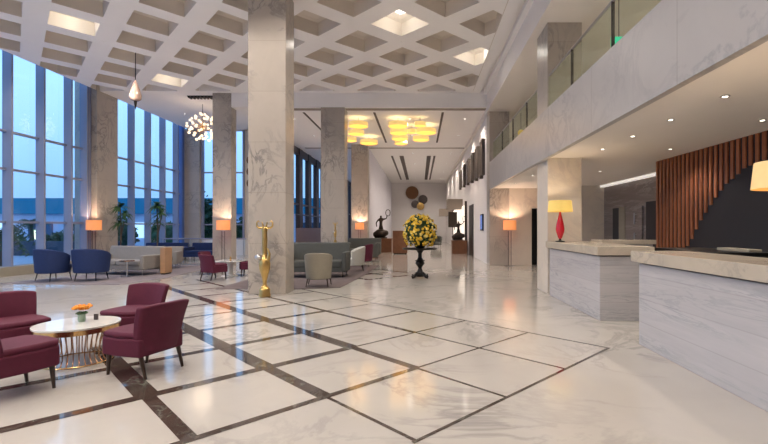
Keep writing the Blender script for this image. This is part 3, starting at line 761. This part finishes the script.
# ================================================================== GOLD SCULPTURES
def gold(loc, s, label):
    t = thing('gold_sculpture', loc, 0, label, 'sculpture', 'gold antler sculptures')
    t.scale = (s, s, s)
    q = MB(); q.lathe([(.125, 0), (.13, .03), (.115, .09), (.12, .15), (.085, .20), (.05, .235), (.055, .26)], 24); q.build('base', 'gold', t, smooth=True)
    q = MB(); q.lathe([(.04, .25), (.045, .34), (.075, .46), (.115, .60), (.125, .72), (.10, .82), (.055, .88), (.05, .98), (.055, 1.12), (.06, 1.25), (.055, 1.38), (.065, 1.46), (.04, 1.52)], 20)
    q.tube([(.02, -.03, .72), (.09, -.03, .82), (.11, -.02, .93), (.06, 0, 1.05)], [.05, .045, .03, .02], 8)
    q.build('body', 'gold', t, smooth=True)
    q = MB(); q.sphere((-.11, -.06, .86), .075, 16, 10, 0, (1.15, 1, .9)); q.build('ball', 'steel', t, smooth=True)
    for sg in (-1, 1):
        q = MB(); q.tube([(0, 0, 1.44), (sg*.05, 0, 1.50), (sg*.12, 0, 1.50), (sg*.17, 0, 1.54), (sg*.175, 0, 1.62), (sg*.14, 0, 1.66), (sg*.11, 0, 1.62)], [.035, .03, .025, .022, .018, .014, .008], 8)
        q.tube([(0, 0, 1.45), (sg*.04, 0, 1.56), (sg*.06, 0, 1.64)], [.03, .02, .008], 8)
        q.build('horn', 'gold', t, smooth=True)
    return t
gold((-3.42, 9.62, 0), 1.0, 'tall polished gold abstract sculpture standing before the massive pillar')
t = thing('display_plinth', (-3.28, 16.9, .013), 0, 'slim stone plinth behind the grey-green sofa under the small gold sculpture', 'plinth')
rbox(-.2, .2, -.2, .2, 0, .9).build('body', 'pillar', t, bevel=.01); rbox(-.22, .22, -.22, .22, .9, .93).build('cap', 'pillar', t, bevel=.005)
gold((-3.28, 16.9, .943), .47, 'smaller gold abstract sculpture above the grey-green sofa back')

# ================================================================== FLOWER TABLE
t = thing('pedestal_table', (0, 13.1, 0), 0, 'black turned pedestal table on scroll feet carrying the yellow flowers', 'table')
q = MB(); q.lathe([(.50, .86), (.53, .875), (.53, .895), (.50, .905)], 40); q.build('tabletop', 'black', t, smooth=True)
q = MB(); q.lathe([(.14, .05), (.16, .10), (.10, .16), (.075, .24), (.05, .30), (.085, .36), (.145, .44), (.12, .49), (.16, .53), (.09, .56), (.06, .62), (.055, .74), (.09, .80), (.14, .86)], 24); q.build('pedestal', 'black', t, smooth=True)
for k in range(4):
    a = PI/4+k*PI/2; R = Matrix.Rotation(a, 4, 'Z')
    q = MB(); q.tube([(.08, 0, .16), (.16, 0, .12), (.24, 0, .045), (.31, 0, .04), (.33, 0, .075), (.30, 0, .09)], [.05, .045, .035, .035, .025, .015], 8, 0, R); q.build('foot', 'black', t, smooth=True)
t = thing('flower_arrangement', (0, 13.1, .905), 0, 'large domed arrangement of yellow flowers on the black pedestal table', 'flowers')
q = MB(); q.lathe([(.12, 0), (.16, .05), (.17, .12), (.12, .16)], 20); q.build('bowl', 'black', t, smooth=True)
q = MB(); q.sphere((0, 0, .50), .40, 20, 14, 0, (1, 1, 1.05))
rnd = random.Random(3)
for k in range(420):
    z = rnd.uniform(-.85, 1); a = rnd.uniform(0, 2*PI); r = math.sqrt(1-z*z); p = Vector((r*math.cos(a), r*math.sin(a), z*1.02))
    c0 = p*.40; c1_ = p*rnd.uniform(.47, .53); s_ = Vector((rnd.uniform(-1, 1), rnd.uniform(-1, 1), rnd.uniform(-1, 1))).cross(p).normalized()*.022
    o_ = Vector((0, 0, .5)); mid = (c0+c1_)/2
    q.add([c0+o_, mid+s_+o_, c1_+o_, mid-s_+o_], [(0, 1, 2, 3)])
q.build('foliage', 'leaf', t)
n = 400
fm = []
for mn in ('yellowflower', 'paleflower'):
    q = MB()
    for j in range(5):
        a = j*2*PI/5; q.sphere((.017*math.cos(a), .017*math.sin(a), .004), .016, 6, 4, 0, (1, 1, .6))
    q.sphere((0, 0, .012), .012, 6, 4)
    fm.append(q)
cnt = 0
def place(qsrc, p, dirv):
    rot = dirv.to_track_quat('Z', 'Y').to_matrix().to_4x4(); return Matrix.Translation(p) @ rot @ Matrix.Scale(rnd.uniform(1.0, 1.5), 4)
vis = []; rest = MB()
for k in range(n):
    z = rnd.uniform(-.86, 1); a = rnd.uniform(0, 2*PI); r = math.sqrt(max(0, 1-z*z)); r = r if z > 0 else r**.6; p = Vector((r*math.cos(a), r*math.sin(a), z*1.02))
    wgt = rnd.uniform(.43, .52); T = place(None, p*wgt+Vector((0, 0, .5)), p); vis.append((p.y, T, rnd.random() < .35))
vis.sort(key=lambda x: x[0])
proto = {}
for i, (yy_, T, pale) in enumerate(vis):
    src = fm[1 if pale else 0]
    if i < 98:
        key = pale
        if key not in proto: proto[key] = src.build('blossom', 'paleflower' if pale else 'yellowflower', t, smooth=True); o = proto[key]
        else: o = proto[key].copy(); C.objects.link(o); o.parent = t
        o.matrix_local = T
    else: rest.add(src.v, src.f, 1 if pale else 0, T)
o = rest.build('blossoms', ['yellowflower', 'paleflower'], t, smooth=True); o['kind'] = 'stuff'

# ================================================================== FAR HALL
def figure(loc, label, flip=1, s=1.0):
    t = thing('bronze_figure', loc, 0, label, 'sculpture', None); t.scale = (s*flip, s, s)
    q = MB(); q.sphere((0, 0, .30), .30, 18, 12, 0, (1.35, 1, 1.0)); q.sphere((.30, -.02, .34), .18, 14, 10); q.sphere((-.30, 0, .25), .2, 14, 10)
    q.cyl((0, 0, 0), .40, 0, .08, 24); q.build('rock_mass', 'bronze', t, smooth=True)
    # body grown from one skeleton
    me = bpy.data.meshes.new('body')
    vv = [(0,0,.70), (0,0,.95), (0,0,1.18), (0,0,1.30), (0,0,1.44), (-.16,0,1.16), (-.30,0,.98), (-.26,0,.72), (.16,0,1.20), (.34,0,1.24), (.40,0,1.46), (-.08,0,.60), (-.10,-.02,.30), (.09,0,.60), (.12,-.02,.32)]
    ee = [(0,1),(1,2),(2,3),(3,4),(2,5),(5,6),(6,7),(2,8),(8,9),(9,10),(0,11),(11,12),(0,13),(13,14)]
    rr = [.10,.10,.11,.05,.085,.055,.04,.03,.055,.04,.03,.08,.05,.08,.05]
    me.from_pydata(vv, ee, []); me.materials.append(M['bronze'])
    o = bpy.data.objects.new('body', me); C.objects.link(o); o.parent = t
    md = o.modifiers.new('skin', 'SKIN')
    for sv, r in zip(me.skin_vertices[0].data, rr): sv.radius = (r, r)
    me.skin_vertices[0].data[0].use_root = True
    o.modifiers.new('sub', 'SUBSURF').render_levels = 1
    q = MB(); q.tube([(.44+.14*math.cos(a*PI/8), 0, 1.60+.20*math.sin(a*PI/8)) for a in range(17)], .022, 6); q.build('ring', 'bronze', t, smooth=True)
    return t
def plinth(x0, x1, y0, y1, z, label, m='wood'):
    t = thing('sculpture_plinth', ((x0+x1)/2, (y0+y1)/2, 0), 0, label, 'plinth', None)
    a, b_ = (x1-x0)/2, (y1-y0)/2
    rbox(-a, a, -b_, b_, 0, z-.05).build('body', m, t, bevel=.008); rbox(-a-.02, a+.02, -b_-.02, b_+.02, z-.05, z).build('cap', m, t, bevel=.008)
plinth(-2.98, -1.75, 26.9, 27.9, .85, 'wide brown plinth under the bronze figure beside the last pillar')
figure((-2.45, 27.4, .85), 'dark bronze figure holding up a ring, left of the yellow flowers')
plinth(1.85, 2.72, 25.2, 26.0, .78, 'dark brown plinth under the bronze figure by the right wall')
figure((2.25, 25.6, .78), 'dark bronze figure with raised arm, right of the yellow flowers', 1, .78)
t = thing('brown_cabinet', (-1.15, 25.5, 0), 0, 'brown wooden cabinet half hidden behind the yellow flowers', 'cabinet')
rbox(-.42, .42, -.35, .35, .05, 1.34).build('body', 'wood', t, bevel=.01)
rbox(-.38, .38, -.37, -.35, .12, 1.28).build('door', 'wood', t, bevel=.004)
rbox(-.38, .38, -.31, .31, 0, .05).build('plinth', 'black', t)
# shop front with canopies on the right wall
t = thing('lit_shop_front', (2.8, 0, 0), 0, 'brightly lit recessed shop front in the right wall', 'shop front')
rbox(-.06, -.005, 26.3, 35.9, .0, 2.9).build('lit_panel', 'shop', t)
rbox(-.12, -.005, 35.9, 36.2, 0, 3.1).build('jamb', 'darkframe', t)
rbox(-.12, -.005, 26.05, 26.3, 0, 3.1).build('jamb', 'darkframe', t)
rbox(-1.0, -.005, 28.6, 29.8, 2.75, 3.4).build('canopy', 'groove_brown', t, bevel=.01)
rbox(-1.2, -.005, 36.3, 37.4, 2.5, 3.1).build('canopy', 'groove_brown', t, bevel=.01)
rbox(-.85, -.25, 30.0, 30.2, 1.55, 2.6).build('hanging_banner', 'bronze', t)
q = MB(); q.box(2.79-.03, 2.79, 22.8, 24.6, 0, 2.75); struct('door_5', q, 'black')
# screen
t = thing('wall_screen', (2.8, 19.5, 1.5), 0, 'small blue-lit screen on the side wall beside the pale pillar', 'screen')
rbox(-.07, -.0, -.32, .32, -.12, .62).build('housing', 'black', t, bevel=.01); rbox(-.08, -.071, -.27, .27, -.06, .56).build('display', 'screen', t)
# banners
by = [19.2, 20.9, 22.6, 24.6, 26.8, 29.4]
bn = ['nearest tall dark wall panel high on the right side wall', 'second tall dark wall panel from the camera', 'third tall dark wall panel from the camera', 'fourth tall dark wall panel from the camera', 'fifth tall dark wall panel from the camera', 'farthest tall dark wall panel on the right side wall']
for k, (y, lb) in enumerate(zip(by, bn)):
    t = thing('wall_panel_artwork', (2.8, y, 0), 0, lb, 'wall art', 'dark wall panels high on the right wall')
    z0 = 3.7+.08*k; q = MB()
    q.box(-.14, 0, -.38, -.02, z0+.1, 5.35); q.box(-.10, 0, -.02, .12, z0+.35, 5.25); q.box(-.14, 0, .12, .38, z0, 5.3)
    q.build('strips', 'groove', t)
# disc cluster on the back wall
for x, y_, z, r, m, lb in ((-.85, 46.9, 5.29, .70, 'bronze_disc', 'largest brown disc of the cluster on the back wall'), (.32, 46.85, 4.55, .50, 'grey_disc', 'dark grey disc at the right of the back wall cluster'),
                          (-.52, 46.83, 4.05, .42, 'grey_disc', 'small dark disc at the lower left of the back wall cluster'), (.05, 46.78, 3.82, .40, 'gold', 'small golden disc at the bottom of the back wall cluster')):
    t = thing('wall_disc', (x, y_, z), 0, lb, 'wall art', 'metal discs on the back wall')
    T = Matrix.Rotation(PI/2, 4, 'X')
    q = MB(); q.lathe([(r, -.0), (r*.98, .05), (r*.7, .09), (.001, .12)], 32, T=T); q.build('disc', m, t, smooth=True)
    q = MB(); q.box(-.03, .03, 0, 47-y_, -.03, .03); q.build('bracket', 'black', t)
for z, lb in ((5.25, 'top'), (4.62, 'middle'), (3.98, 'bottom')):
    t = thing('wall_disc', (-9.3, 24.2, z), 0, lb+' dark disc in the column of discs left of the massive pillar', 'wall art', 'dark discs left of the massive pillar')
    q = MB(); q.lathe([(.30, 0), (.29, .05), (.2, .08), (.001, .10)], 28, T=Matrix.Rotation(PI/2, 4, 'X')); q.build('disc', 'bronze_disc', t, smooth=True)
# far furniture silhouettes
tub_chair((1.25, 33.5, 0), face((-.3, -.9)), 'dark armchair far back right of the yellow flowers', 'teal', None)
t = thing('dark_railing', (-7.1, 0, 0), 0, 'dark upright railing along the far left windows', 'railing')
q = MB(); q.box(-.02, .02, 25, 40, 2.25, 2.32); q.build('handrail', 'darkframe', t)
q = MB(); q.box(-.01, .01, 25, 40, .1, 1.5); q.build('lower_panel', 'wood', t)
for k in range(51): 
    q = MB(); q.tube([(0, 25+k*.3, 0), (0, 25+k*.3, 2.27)], .012, 5); q.build('baluster', 'darkframe', t)

# ================================================================== PLANTS
def dracaena(loc, label, h=1.75):
    t = thing('potted_dracaena', loc, 0, label, 'potted plant', 'tall potted plants by the windows')
    q = MB(); q.lathe([(.16, 0), (.21, .42), (.19, .42), (.18, .36)], 20); q.build('pot', 'pot', t, smooth=True)
    q = MB(); q.tube([(0, 0, .3), (.03, 0, h*.6), (0, 0, h-.2)], .025, 8); q.tube([(.02, .0, h*.45), (.12, 0, h*.65), (.16, .02, h-.45)], .02, 8); q.build('trunk', 'bark', t)
    q = MB(); r = random.Random(int(h*100))
    for cx, cy, cz_, n in ((0, 0, h-.1, 50), (.16, .02, h-.4, 40), (-.05, .05, h-.75, 26)):
        for k in range(n):
            a = r.uniform(0, 2*PI); e_ = r.uniform(-.2, 1.2); ln = r.uniform(.32, .55)
            pts = []
            for j in range(5):
                f = j/4; rad = ln*f*math.cos(e_*(1)); z = ln*f*math.sin(e_)-.35*ln*f*f*1.6
                pts.append(Vector((cx+rad*math.cos(a), cy+rad*math.sin(a), cz_+z)))
            sd = Vector((-math.sin(a), math.cos(a), 0)); vv = []
            for j, p in enumerate(pts):
                w_ = .045*(1-abs(j/4-.4)*1.5 if j < 4 else .05); vv += [p+sd*w_, p-sd*w_]
            q.add(vv, [(2*j, 2*j+1, 2*j+3, 2*j+2) for j in range(4)])
    q.build('foliage', 'leaf2', t)
dracaena((-12.0, 17.5, 0), 'tall potted plant beside the window-wall pillar, behind the taupe sofa', 2.45)
dracaena((-10.65, 17.7, 0), 'tall potted plant right of the other, behind the taupe sofa end', 2.5)

# ================================================================== OUTSIDE
g = MB(); g.box(-90, WX-.2, -30, 90, -.25, -.05); g.box(WX-.2, -7.7, 24.6, 90, -.25, -.05); struct('ground', g, 'paving')
t = thing('long_building', (-38, 48, 0), 0, 'long low white building with a teal roof band across the garden', 'building')
rbox(-45, 33, 0, 8, -.05, 3.1).build('wall', 'building_white', t); rbox(-45.3, 33.3, -.5, 8, 3.05, 4.75).build('roof_band', 'building_teal', t)
for k in range(14): rbox(-40+k*5.0, -37.3+k*5.0, -.06, .0, .4, 2.1).build('window', 'litwin' if k % 3 == 0 else 'outglass', t)
for y0, y1, lb in ((22, 23, 'low dark garden wall beyond the left windows'),):
    q = MB(); q.box(-45, -17, 24.5, 24.9, -.05, .75); tag(q.build('garden_wall', 'outdark'), lb, 'garden wall')
def bush(loc, r, h, label, m='leaf', n=420, seed=1, name='garden_shrub'):
    rr = random.Random(seed); q = MB()
    for k in range(n):
        z = rr.uniform(-.3, 1); a = rr.uniform(0, 2*PI); w_ = math.sqrt(max(0, 1-z*z)); k2 = rr.uniform(.6, 1.05)
        p = Vector((w_*math.cos(a)*r*k2, w_*math.sin(a)*r*k2, h*.35+z*h*.6*k2)); 
        d1 = Vector((rr.uniform(-1,1), rr.uniform(-1,1), rr.uniform(-1,1))).normalized()*.16*r; d2 = d1.cross(Vector((rr.uniform(-1,1), rr.uniform(-1,1), rr.uniform(-1,1)))).normalized()*.09*r
        q.add([p-d1, p+d2, p+d1, p-d2], [(0,1,2,3)])
    q.sphere((0, 0, h*.4), 1, 10, 8, 0, (r*.7, r*.7, h*.5))
    t = thing(name, loc, 0, label, 'shrub', 'shrubs in the garden'); q.build('foliage', m, t)
    s_ = MB(); s_.tube([(0, 0, -.05), (0, 0, h*.4)], .05, 6); s_.build('stem', 'bark', t)
def palm(loc, h, label, seed=1):
    rr = random.Random(seed); t = thing('palm_tree', loc, 0, label, 'palm tree', 'palms in the garden')
    q = MB(); q.tube([(0, 0, -.05), (.05, 0, h*.5), (0, 0, h)], [.16, .12, .10], 8); q.build('trunk', 'bark', t)
    q = MB()
    for k in range(26):
        a = rr.uniform(0, 2*PI); e_ = rr.uniform(-.1, 1.3); ln = rr.uniform(.8, 1.2)
        sd = Vector((-math.sin(a), math.cos(a), 0)); prev = None
        for j in range(9):
            f = j/8; rad = ln*f*math.cos(e_*.8); z = ln*f*math.sin(e_)-.75*ln*f*f
            p = Vector((rad*math.cos(a), rad*math.sin(a), h+z))
            if j > 0:
                L_ = .38*(1-abs(f-.5)*1.2)
                for s_ in (-1, 1):
                    tip = p+sd*s_*L_+Vector((0, 0, -.15)); q.add([p, p+(p-prev)*.5, tip], [(0, 1, 2)])
                q.add([prev+sd*.015, prev-sd*.015, p-sd*.015, p+sd*.015], [(0,1,2,3)])
            prev = p
    q.build('fronds', 'leaf', t)
palm((-20.2, 26.0, 0), 1.7, 'palm outside the second pane from the left edge', 2)
palm((-25.8, 29.0, 0), 1.8, 'palm outside behind the left navy tub chair', 3)
palm((-14.9, 15.6, 0), 1.3, 'small palm close to the leftmost window pane', 5)
bs = [(-32.0, 34, 1.2, 1.0, 'rounded shrub under the lit wall outside, at the left'), (-28.4, 34.5, 1.2, 1.2, 'shrub outside between the two navy tub chairs'), (-25.2, 33.0, 1.1, 1.3, 'shrub outside above the right navy tub chair'),
      (-22.2, 32, 1.3, 2.4, 'large shrub outside behind the first potted plant'), (-19.2, 33, 1.3, 2.1, 'large shrub outside between the potted plants')]
for k, (x, y, r, h_, lb) in enumerate(bs): bush((x, y, 0), r, h_, lb, 'leaf' if k % 2 else 'leaf2', seed=k)
bush((-15.8, 31.0, 0), 1.3, 4.3, 'tall dark tree outside the rear window by the corner pillar', 'leaf', 900, 31, 'garden_tree')
bush((-12.4, 31.5, 0), 1.3, 2.4, 'shrub outside the rear window behind the lamp pillar', 'leaf', 500, 32)
q = MB(); q.sphere((0, 0, .35), .30, 14, 10, 0, (1.3, 1, 1)); q.cyl((0, 0, 0), .12, -.05, .1, 12)
o = q.build('garden_lamp', 'outlamp', smooth=True, loc=(-27.2, 31, .75)); tag(o, 'pale green glowing lamp in the garden beyond the left pane', 'garden lamp')
q = MB(); q.cyl((-27.2, 31, 0), .1, -.05, .69, 12); tag(q.build('lamp_post', 'outdark'), 'short dark post under the glowing garden lamp', 'post')
